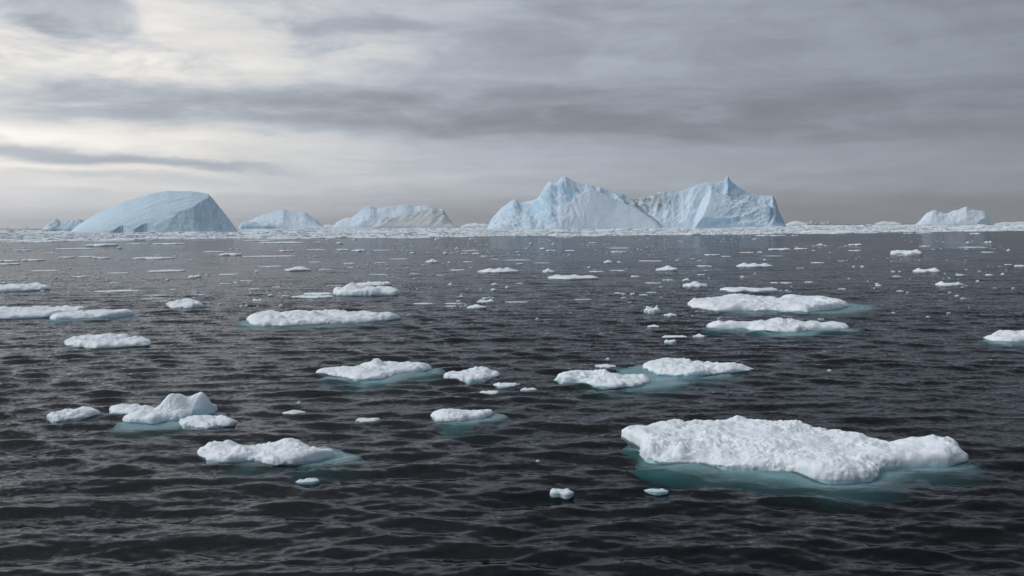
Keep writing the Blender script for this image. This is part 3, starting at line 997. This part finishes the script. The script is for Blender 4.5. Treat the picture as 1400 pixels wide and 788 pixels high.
def build_pack():
    rr = np.random.default_rng(21)
    ex, ey = np.array(EDGE).T
    N = 27000
    # spread over bearing and over depth behind the edge line
    azs = np.radians(rr.uniform(-40, 40, N))
    pxs = 700 + F * np.tan(azs)
    eyy = np.interp(pxs, ex, ey) - horizon_y(pxs)
    d0 = CAM_H * F / np.maximum(eyy, 4)
    wig = 1 + 0.06 * fbm(pxs / 45.0, 0.0, 3.3, 4, 8)
    u = rr.uniform(0, 1, N) ** 1.9
    d = d0 * wig * (1 + 5.0 * u)
    d = d / np.cos(azs)
    # open leads
    lead = fbm(pxs / 140.0, np.log(d) * 9.0, 1.2, 3, 4)
    keep = lead < 0.24
    azs, d, d0 = azs[keep], d[keep], d0[keep]
    n = len(d)
    x, y = d * np.sin(azs), d * np.cos(azs)
    s = rr.lognormal(0.9, 0.6, n) * np.clip(d / 900, 0.7, 3)
    h = np.clip(rr.lognormal(-1.25, 0.55, n), 0.1, 1.5) * np.clip(d / 1000, 0.8, 2.2)
    V, Fc = slab_cloud(x, y, s * 1.3, s * rr.uniform(0.6, 1.3, n), h, 9, 6)
    o = link('pack_ice', mesh_from('pack_ice', V, Fc, PACK, False))
    tag(o, 'continuous belt of broken white pack ice below the icebergs', 'pack ice', kind='stuff')


build_pack()


# ------------------------------------------------------------------ icebergs
def ridge(u, v, pts, front, back, q=1.0, qb=1.0):
    """height of a ridge wall: pts = (u, top height, depth of the crest), all in photo pixels"""
    p = np.array(pts, float)
    H = np.interp(u, p[:, 0], p[:, 1], left=-6, right=-6)
    vr = np.interp(u, p[:, 0], p[:, 2])
    f = np.interp(u, p[:, 0], p[:, 3]) * front if p.shape[1] > 3 else front
    t = np.clip((vr - v) / f, 0, 1.25)
    tb = np.clip((v - vr) / back, 0, 1.25)
    zf = np.where(t < 1, H * np.maximum(1 - t, 0) ** q, -(t - 1) * 40)
    zb = np.where(tb < 1, H * np.maximum(1 - tb, 0) ** qb, -(tb - 1) * 40)
    return np.where(v < vr, zf, zb)


def iceberg(name, label, D, base_y, u_mid, parts):
    """parts: (name, fn(u, v) -> (z, dirt and painted shade), (u0,u1), (v0,v1), material, (nu,nv)); units are photo pixels at depth D"""
    s = D / F
    o3 = at_depth(u_mid, base_y, D)
    root = thing(name, label, 'iceberg', (o3[0], D, 0))
    zoff = o3[2] / s                                # waterline row given by base_y sits at z = o3[2]
    for (pn, fn, ur, vr, mat, res) in parts:
        u = np.linspace(ur[0], ur[1], res[0]); v = np.linspace(vr[0], vr[1], res[1])
        U, Vv = np.meshgrid(u, v, indexing='ij')
        z, dirt = fn(U, Vv)
        Z = np.maximum((z + zoff) * s, -6.0)
        rng_ = np.random.default_rng(len(pn))
        # seen from the camera a deeper point needs a slightly larger lateral offset
        k = 1 + (Vv * s) / D
        base_x = o3[0] / s
        Xr = (base_x + (U - u_mid)) * k - base_x
        Zk = np.where(Z > 0, CAM_H + (Z - CAM_H) * k, Z)
        V = np.stack([Xr * s, Vv * s, Zk], -1).reshape(-1, 3)
        nu, nv = res
        idx = np.arange(nu * nv).reshape(nu, nv)
        q = np.stack([idx[:-1, :-1], idx[1:, :-1], idx[1:, 1:], idx[:-1, 1:]], -1).reshape(-1, 4)
        # keep what stands out of the water
        zz = V[:, 2][q].max(1)
        q = q[zz > -5.5]
        me = mesh_from(pn, V, q, mat)
        me2 = me
        used = len(me.vertices)
        add_attr(me, 'dirt', np.broadcast_to(dirt, U.shape).ravel()[:used])
        link(pn, me2, root)
    return root


def P3(pts, base, v, extra=None):
    return [(x, base - y, v(x) if callable(v) else v) for x, y in pts]


def gully(u, v, z, su, sv, amp, seed, oct=4):
    """craggy relief that grows from the edges inward"""
    m = np.clip(z / 6.0, 0, 1)
    return z + m * amp * fbm(u / su, v / sv, 0.2, oct, seed)


# domed iceberg
def bergA(u, v):
    pts = P3([(96, 318), (99, 314), (105, 309), (115, 302.5), (140, 289), (170, 276), (205, 265.5), (232, 261), (262, 261.7), (286, 265.5),
              (292, 272), (302, 285), (312, 298), (320, 309), (326, 318)], 318.5, 62)
    z = ridge(u, v, pts, 62, 70, 0.72, 0.8)
    vline = np.interp(u, [176, 186, 213, 239, 265, 287, 328], [-13, -1.5, 0, 3.7, 10.3, 24.7, 48]) + 2.6 * fbm(u / 14, v / 18, 0.2, 4, 7)
    cut = np.where(u > 176, (v - vline) * (1.55 + 0.12 * fbm(u / 9, v / 30, 0.4, 3, 8)) + 1.5, 999)
    z = np.minimum(z, cut)
    z = z + np.clip(z / 8, 0, 1) * (1.3 * fbm(u / 40, v / 14, 0.1, 4, 2) + 1.5 * fbm((u + 1.2 * v) / 34, (v - u * 0.3) / 5.0, 0.6, 4, 6))
    # two low sea caves at the foot
    for c_, r_ in ((168, 11), (200, 13)):
        hole = np.exp(-((u - c_) / r_) ** 2)
        z = np.where((v < 9 * hole), np.minimum(z, -3), z)
    return z, 0.0


iceberg('iceberg', 'smooth domed blue iceberg with a shaded sheer face and a cut-off shoulder', 1166, 318.5, 210,
        [('dome', bergA, (94, 328), (-8, 125), BERG_BLUE, (260, 150))])


def bergA2(u, v):
    pts = P3([(58, 314), (63, 309), (67, 305), (72, 303), (77, 299.5), (80, 300), (84, 304.5), (88, 303), (94, 302), (100, 300), (108, 299),
              (120, 304), (130, 313)], 314, 16)
    z = ridge(u, v, pts, 12, 25, 0.8)
    return gully(u, v, z, 4, 4, 4.0, 33), np.exp(-((u - 74) / 5.0) ** 2) * (v < 14)  # darker patch on the front below the crest


iceberg('iceberg', 'small jagged iceberg with a dark face beside the smooth dome', 1800, 314, 95,
        [('jagged_crest', bergA2, (56, 134), (0, 44), BERG, (130, 60))])


def bergE(u, v):
    pts = P3([(326, 311), (329, 307), (340, 303), (352, 296.5), (362, 293), (375, 289.5), (383, 287.5), (388, 286.5), (393, 288), (400, 288.5), (408, 291),
              (418, 292.5), (425, 297), (432, 300), (438, 306), (443, 311)], 312, 40)
    z = ridge(u, v, pts, 36, 40, 0.85)
    return gully(u, v, z, 17, 18, 5.0, 51, 5), 0.0


def bergE2(u, v):
    pts = P3([(328, 312), (330, 304), (338, 302.5), (348, 303), (358, 306), (366, 304), (373, 306), (382, 312)], 312, 8)
    z = ridge(u, v, pts, 7, 12, 0.5)
    return gully(u, v, z, 6, 6, 2.5, 53), 0.0


iceberg('iceberg', 'hazy pale blue iceberg with a rounded crown and low blocky foot', 2500, 312, 385,
        [('crown', bergE, (324, 446), (2, 82), BERG, (150, 80)), ('low_block', bergE2, (326, 384), (0, 22), BERG, (80, 30))])


def bergF(u, v):
    pts = P3([(456, 311), (459, 305), (468, 299), (475, 297.5), (482, 297), (488, 292.5), (493, 289), (497, 285), (502, 283.5), (507, 281.7), (511, 283), (516, 286), (524, 284.5),
              (532, 282.5), (545, 281), (556, 280), (566, 281.5), (575, 281.5), (584, 282.5), (590, 283), (596, 287), (605, 286.8), (608, 291), (612, 297), (617, 303), (622, 311)],
             311, 46)
    z = ridge(u, v, pts, 36, 40, 0.8)
    return gully(u, v, z, 18, 15, 5.0, 61, 5), 0.0


def bergF2(u, v):
    pts = [(508, 0, 10), (514, 4, 11), (522, 12, 14), (530, 15.5, 18), (538, 14, 20), (546, 15, 22), (556, 18.5, 26), (570, 21, 30), (582, 25, 34),
           (591, 28, 36), (598, 24, 34), (606, 21, 30), (612, 13, 24), (619, 5, 14), (623, 0, 10)]
    z = ridge(u, v, [p + (p[2] + 1.0,) for p in pts], 1.0, 24, 0.8)
    z = z + np.clip(z / 6, 0, 1) * 3.0 * fbm((u - v * 0.8) / 7.0, v / 30, 0.3, 4, 63)
    dirt = np.clip(0.35 + 1.3 * fbm((u - 1.1 * v) / 9.0, v / 40, 0.9, 4, 64), 0, 0.9) * np.clip((v - 2) / 8, 0.2, 1)
    return z, dirt


iceberg('iceberg', 'long low iceberg with a grey dirt-streaked slope before a blue back', 2400, 311, 540,
        [('blue_back', bergF, (454, 625), (4, 90), BERG, (190, 84)), ('dirty_slope', bergF2, (506, 625), (-5, 62), BERG_GREY, (150, 70))])


def bergB(u, v):
    S = [(665, 314), (667, 309), (671, 301.7), (678, 292.4), (686, 284), (692, 280), (698, 275.7), (702, 272.5), (706, 272), (710, 274.5), (714, 276.5), (722, 274.5), (729, 273.6),
         (734, 272), (738.5, 267), (742, 260), (746, 254), (749, 249.5), (752.5, 247.2), (757, 248.5), (762.6, 249), (765.5, 244.5), (768.5, 242), (774, 241.8),
         (779, 245), (787, 249.3), (797, 251.5), (807, 252.8), (814, 255.8), (820, 255.8), (829, 259.5), (837, 263.4), (843, 264.3), (850, 266), (858, 270.5), (866.6, 273.5), (872, 280), (879.5, 288),
         (885, 293), (891, 296), (900, 304), (907, 314)]
    pts = P3(S, 314, 70)
    z = ridge(u, v, pts, 66, 60, 0.82, 0.8)
    # slanting flutes on the broken face
    uw = u + 9 * fbm(u / 24.0, v / 20.0, 0.7, 3, 75)
    fl = fbm((uw + 0.65 * v) / 11.0, v / 34.0, 0.3, 5, 71)
    rg = ridged((uw + 0.65 * v) / 27.0, v / 48.0, 0.8, 4, 73) - 0.5
    edge = np.clip((70 - v) / 12.0, 0, 1)
    z = z + np.clip(z / 8, 0, 1) * (edge * (10.0 * fl + 7.0 * rg) + 1.2 * fbm(u / 4, v / 6, 0.1, 3, 74))
    dirt = np.clip(sm(u, 835, 870), 0, 1) * 0.7 * np.clip((v - 40) / 15, 0, 1)
    return z, dirt


def bergB2(u, v):
    pts = [(744, 0, 4), (752, 8, 8), (761, 18, 16), (768, 27, 22), (778, 36, 29), (790, 46, 35), (800, 52, 39), (807, 55.5, 41), (815, 53.5, 40), (825, 49, 38), (844, 39.5, 33), (860, 33, 28),
           (872, 27.5, 24), (885, 18, 17), (896, 9, 9), (903, 1, 3)]
    z = ridge(u, v, [p + (p[2] + 2.0,) for p in pts], 1.0, 30, 0.95, 1.2)
    left = sm(u, 815, 770)
    z = z + np.clip(z / 8, 0, 1) * (left * (6.0 * (ridged((u + 5 * fbm(u / 14, v / 14, 0.5, 3, 80) + 0.3 * v) / 17, v / 36, 0.2, 4, 81) - 0.55) + 4.0 * fbm((u + 0.3 * v) / 6, v / 16, 0.7, 4, 82))
                                   + 0.8 * fbm(u / 16, v / 10, 0.4, 4, 83))
    return z, 0.10 * left


iceberg('iceberg', 'tall craggy blue iceberg with a fluted broken face and a smooth snow wedge', 1360, 314, 786,
        [('fluted_ridge', bergB, (663, 909), (0, 132), BERG, (300, 140)), ('snow_wedge', bergB2, (742, 906), (-4, 72), BERG_SNOW, (220, 90))])


def bergC(u, v):
    S = [(846, 300), (852, 285), (858, 277), (864, 272.5), (875, 271), (885, 269.5), (893, 266), (901, 263.2), (908, 262), (914, 261.4), (922, 262), (929, 261.6), (936, 260), (942, 257.6), (949, 255), (955, 252.6),
         (962, 251.2), (970, 250), (977, 251), (983, 249.5), (988.6, 247.6), (991, 244.5), (992.8, 242), (995, 241.6), (997, 245.5), (1000, 249.5), (1007, 255), (1014, 259), (1022, 263.2), (1029, 266.5), (1037, 268.6),
         (1045, 268.4), (1052, 268.6), (1055.5, 267.8), (1058, 271), (1060.5, 276), (1064, 288.5), (1067, 295), (1070, 300), (1073, 307), (1076, 314)]
    pts = P3(S, 313, 80)
    z = ridge(u, v, pts, 78, 60, 1.35, 0.8)
    edge = np.clip((80 - v) / 10.0, 0, 1)
    rel = 3.0 * fbm(u / 16.0, v / 22.0, 0.3, 4, 91) + 6.5 * (ridged((u - 0.3 * v) / 26, v / 60, 0.6, 3, 92) - 0.5)
    z = z + np.clip(z / 8, 0, 1) * (edge * rel + 1.2 * fbm(u / 4, v / 6, 0.1, 3, 94))
    d1 = sm(u, 940, 890) * np.clip((v - 45) / 15, 0, 1) * 0.85
    d2 = np.exp(-((u - 1000) / 26) ** 2) * np.exp(-((v - 58) / 8) ** 2) * 0.7
    return z, np.clip(d1 + d2, 0, 1)


def bergC2(u, v):
    us = np.interp(v, [0, 12, 34, 62], [950, 961, 969, 972])
    Hs = np.interp(v, [-4, 0, 12, 34, 62, 90], [-3, 2, 17, 34, 53, 30])
    us = us + 1.6 * fbm(0.3, v / 7, 0.4, 3, 97)
    zl = Hs - (us - u) * 1.0
    zr = Hs - (u - us) * 0.17 - np.maximum(u - 1052, 0) * 1.6
    cap = np.interp(u, [940, 972, 985, 1000, 1022, 1045, 1058, 1066, 1074], [70, 58, 46, 42, 37, 33, 26, 13, 0]) + 3.5 * fbm(u / 9.0, v / 30.0, 0.2, 4, 96)
    zr = np.minimum(np.minimum(zr, (v + 3) * 0.92 + 3), cap)
    z = np.minimum(zl, zr)
    z = z + np.clip(z / 8, 0, 1) * (3.2 * fbm(u / 26, v / 20, 0.4, 5, 98) + 1.6 * sm(u, 968, 1000) * (ridged((u - 0.8 * v) / 22, (v + u * 0.4) / 26, 0.4, 4, 95) - 0.5) * 3)
    z = np.where(v > 64, z - (v - 64) * 1.5, z)
    return z, 0.0


iceberg('iceberg', 'pyramid-shaped iceberg with a sharp pointed peak and a crisp front edge', 1420, 313, 960,
        [('peaked_ridge', bergC, (842, 1080), (0, 142), BERG, (300, 150)), ('front_spur', bergC2, (900, 1078), (-4, 80), BERG, (260, 110))])


def bergG(u, v):
    pts = P3([(1251, 308), (1256, 303), (1262, 296), (1268, 291), (1274, 287.5), (1279, 287.5), (1283, 289.5), (1290, 291.5), (1297, 291), (1304, 288.5), (1311, 286.5), (1317, 284), (1321, 283), (1326, 285.5), (1333, 287.5),
              (1340, 289), (1346, 290), (1350, 295), (1353, 300), (1359, 308)], 308, 34)
    z = ridge(u, v, pts, 30, 34, 0.8)
    z = np.where(u > 1323, np.minimum(z, (v - np.interp(u, [1323, 1330, 1360], [-10, 3, 22])) * 1.6 + 3), z)
    return gully(u, v, z, 9, 9, 3.0, 103), 0.0


iceberg('iceberg', 'small twin-humped white iceberg with a shaded corner, standing apart', 1900, 308, 1305,
        [('twin_hump', bergG, (1249, 1361), (0, 70), BERG_SNOW, (150, 80))])

# low far bergs along the horizon
low = [(-4, 18, 311.0, 314, 'tiny low grey iceberg on the horizon beyond the jagged dark-faced iceberg', 4, 0.5),
       (22, 46, 310.4, 314, 'low rounded iceberg hump on the horizon beyond the jagged dark-faced iceberg', 4, 0.3),
       (440, 462, 307.3, 311.5, 'low blue ice ridge linking the crowned and the dirt-streaked icebergs', 3, 0.0),
       (630, 672, 304.6, 310, 'low pale ice ridge between the dirt-streaked and the craggy icebergs', 4, 0.0),
       (1072, 1104, 302.4, 308, 'low white ice ridge at the foot of the pyramid-shaped iceberg', 4, 0.0),
       (1102, 1121, 300.6, 307, 'dark far iceberg hump, larger of a pair on the horizon', 2, 0.95),  # hump in shadow: its shade is painted in through the dirt attribute
       (1121, 1137, 301.8, 307, 'dark far iceberg hump, smaller of a pair on the horizon', 2, 0.95),  # shadow painted into the colour, as on the larger hump
       (1196, 1232, 302.6, 307, 'low white ice ridge far out between the dark humps and the twin-humped iceberg', 4, 0.0),
       (1360, 1412, 303.4, 306.5, 'low white ice ridge far out beyond the twin-humped iceberg', 4, 0.0)]
for i, (a, b, yt, yb, lab, kk, darken) in enumerate(low):
    n_ = 9
    rr = np.random.default_rng(500 + i)
    us = np.linspace(a, b, n_)
    prof = np.sin(np.linspace(0.12, math.pi - 0.12, n_)) ** 0.6 * rr.uniform(0.55, 1.0, n_)
    prof = prof / prof.max() * (yb - yt)
    pts = [(x, p, 8) for x, p in zip(us, prof)]

    def fn(u, v, pts=pts, i=i, darken=darken):
        z = ridge(u, v, pts, 8, 10, 0.7)
        return z + np.clip(z / 2, 0, 1) * 0.8 * fbm(u / 3, v / 3, 0.4, 4, 600 + i), darken
    iceberg('iceberg', lab, 3000 if darken < 0.9 else 3600, yb, 0.5 * (a + b), [('crest', fn, (a - 1, b + 1), (-1, 19), PACK if darken < 0.2 else BERG_GREY, (60, 26))])


# ------------------------------------------------------------------ thin sea haze
def build_haze():
    m, n = new_mat('sea_haze')
    pv = n.node('ShaderNodeVolumePrincipled')
    pv.inputs['Color'].default_value = (0.90, 0.94, 1.0, 1)
    pv.inputs['Density'].default_value = 0.00005
    pv.inputs['Anisotropy'].default_value = 0.2
    o_ = n.node('ShaderNodeOutputMaterial')
    n.put(o_.inputs['Volume'], pv.outputs[0])
    a, z0, z1 = 15200.0, -42.0, 110.0
    V = np.array([[x, y, z] for z in (z0, z1) for x, y in ((-a, -a), (a, -a), (a, a), (-a, a))])
    Fc = np.array([[3, 2, 1, 0], [4, 5, 6, 7], [0, 1, 5, 4], [1, 2, 6, 5], [2, 3, 7, 6], [3, 0, 4, 7]])
    o = link('haze', mesh_from('haze', V, Fc, m, False))
    tag(o, 'thin pale haze over the sea and the icebergs', 'haze', kind='stuff')


build_haze()
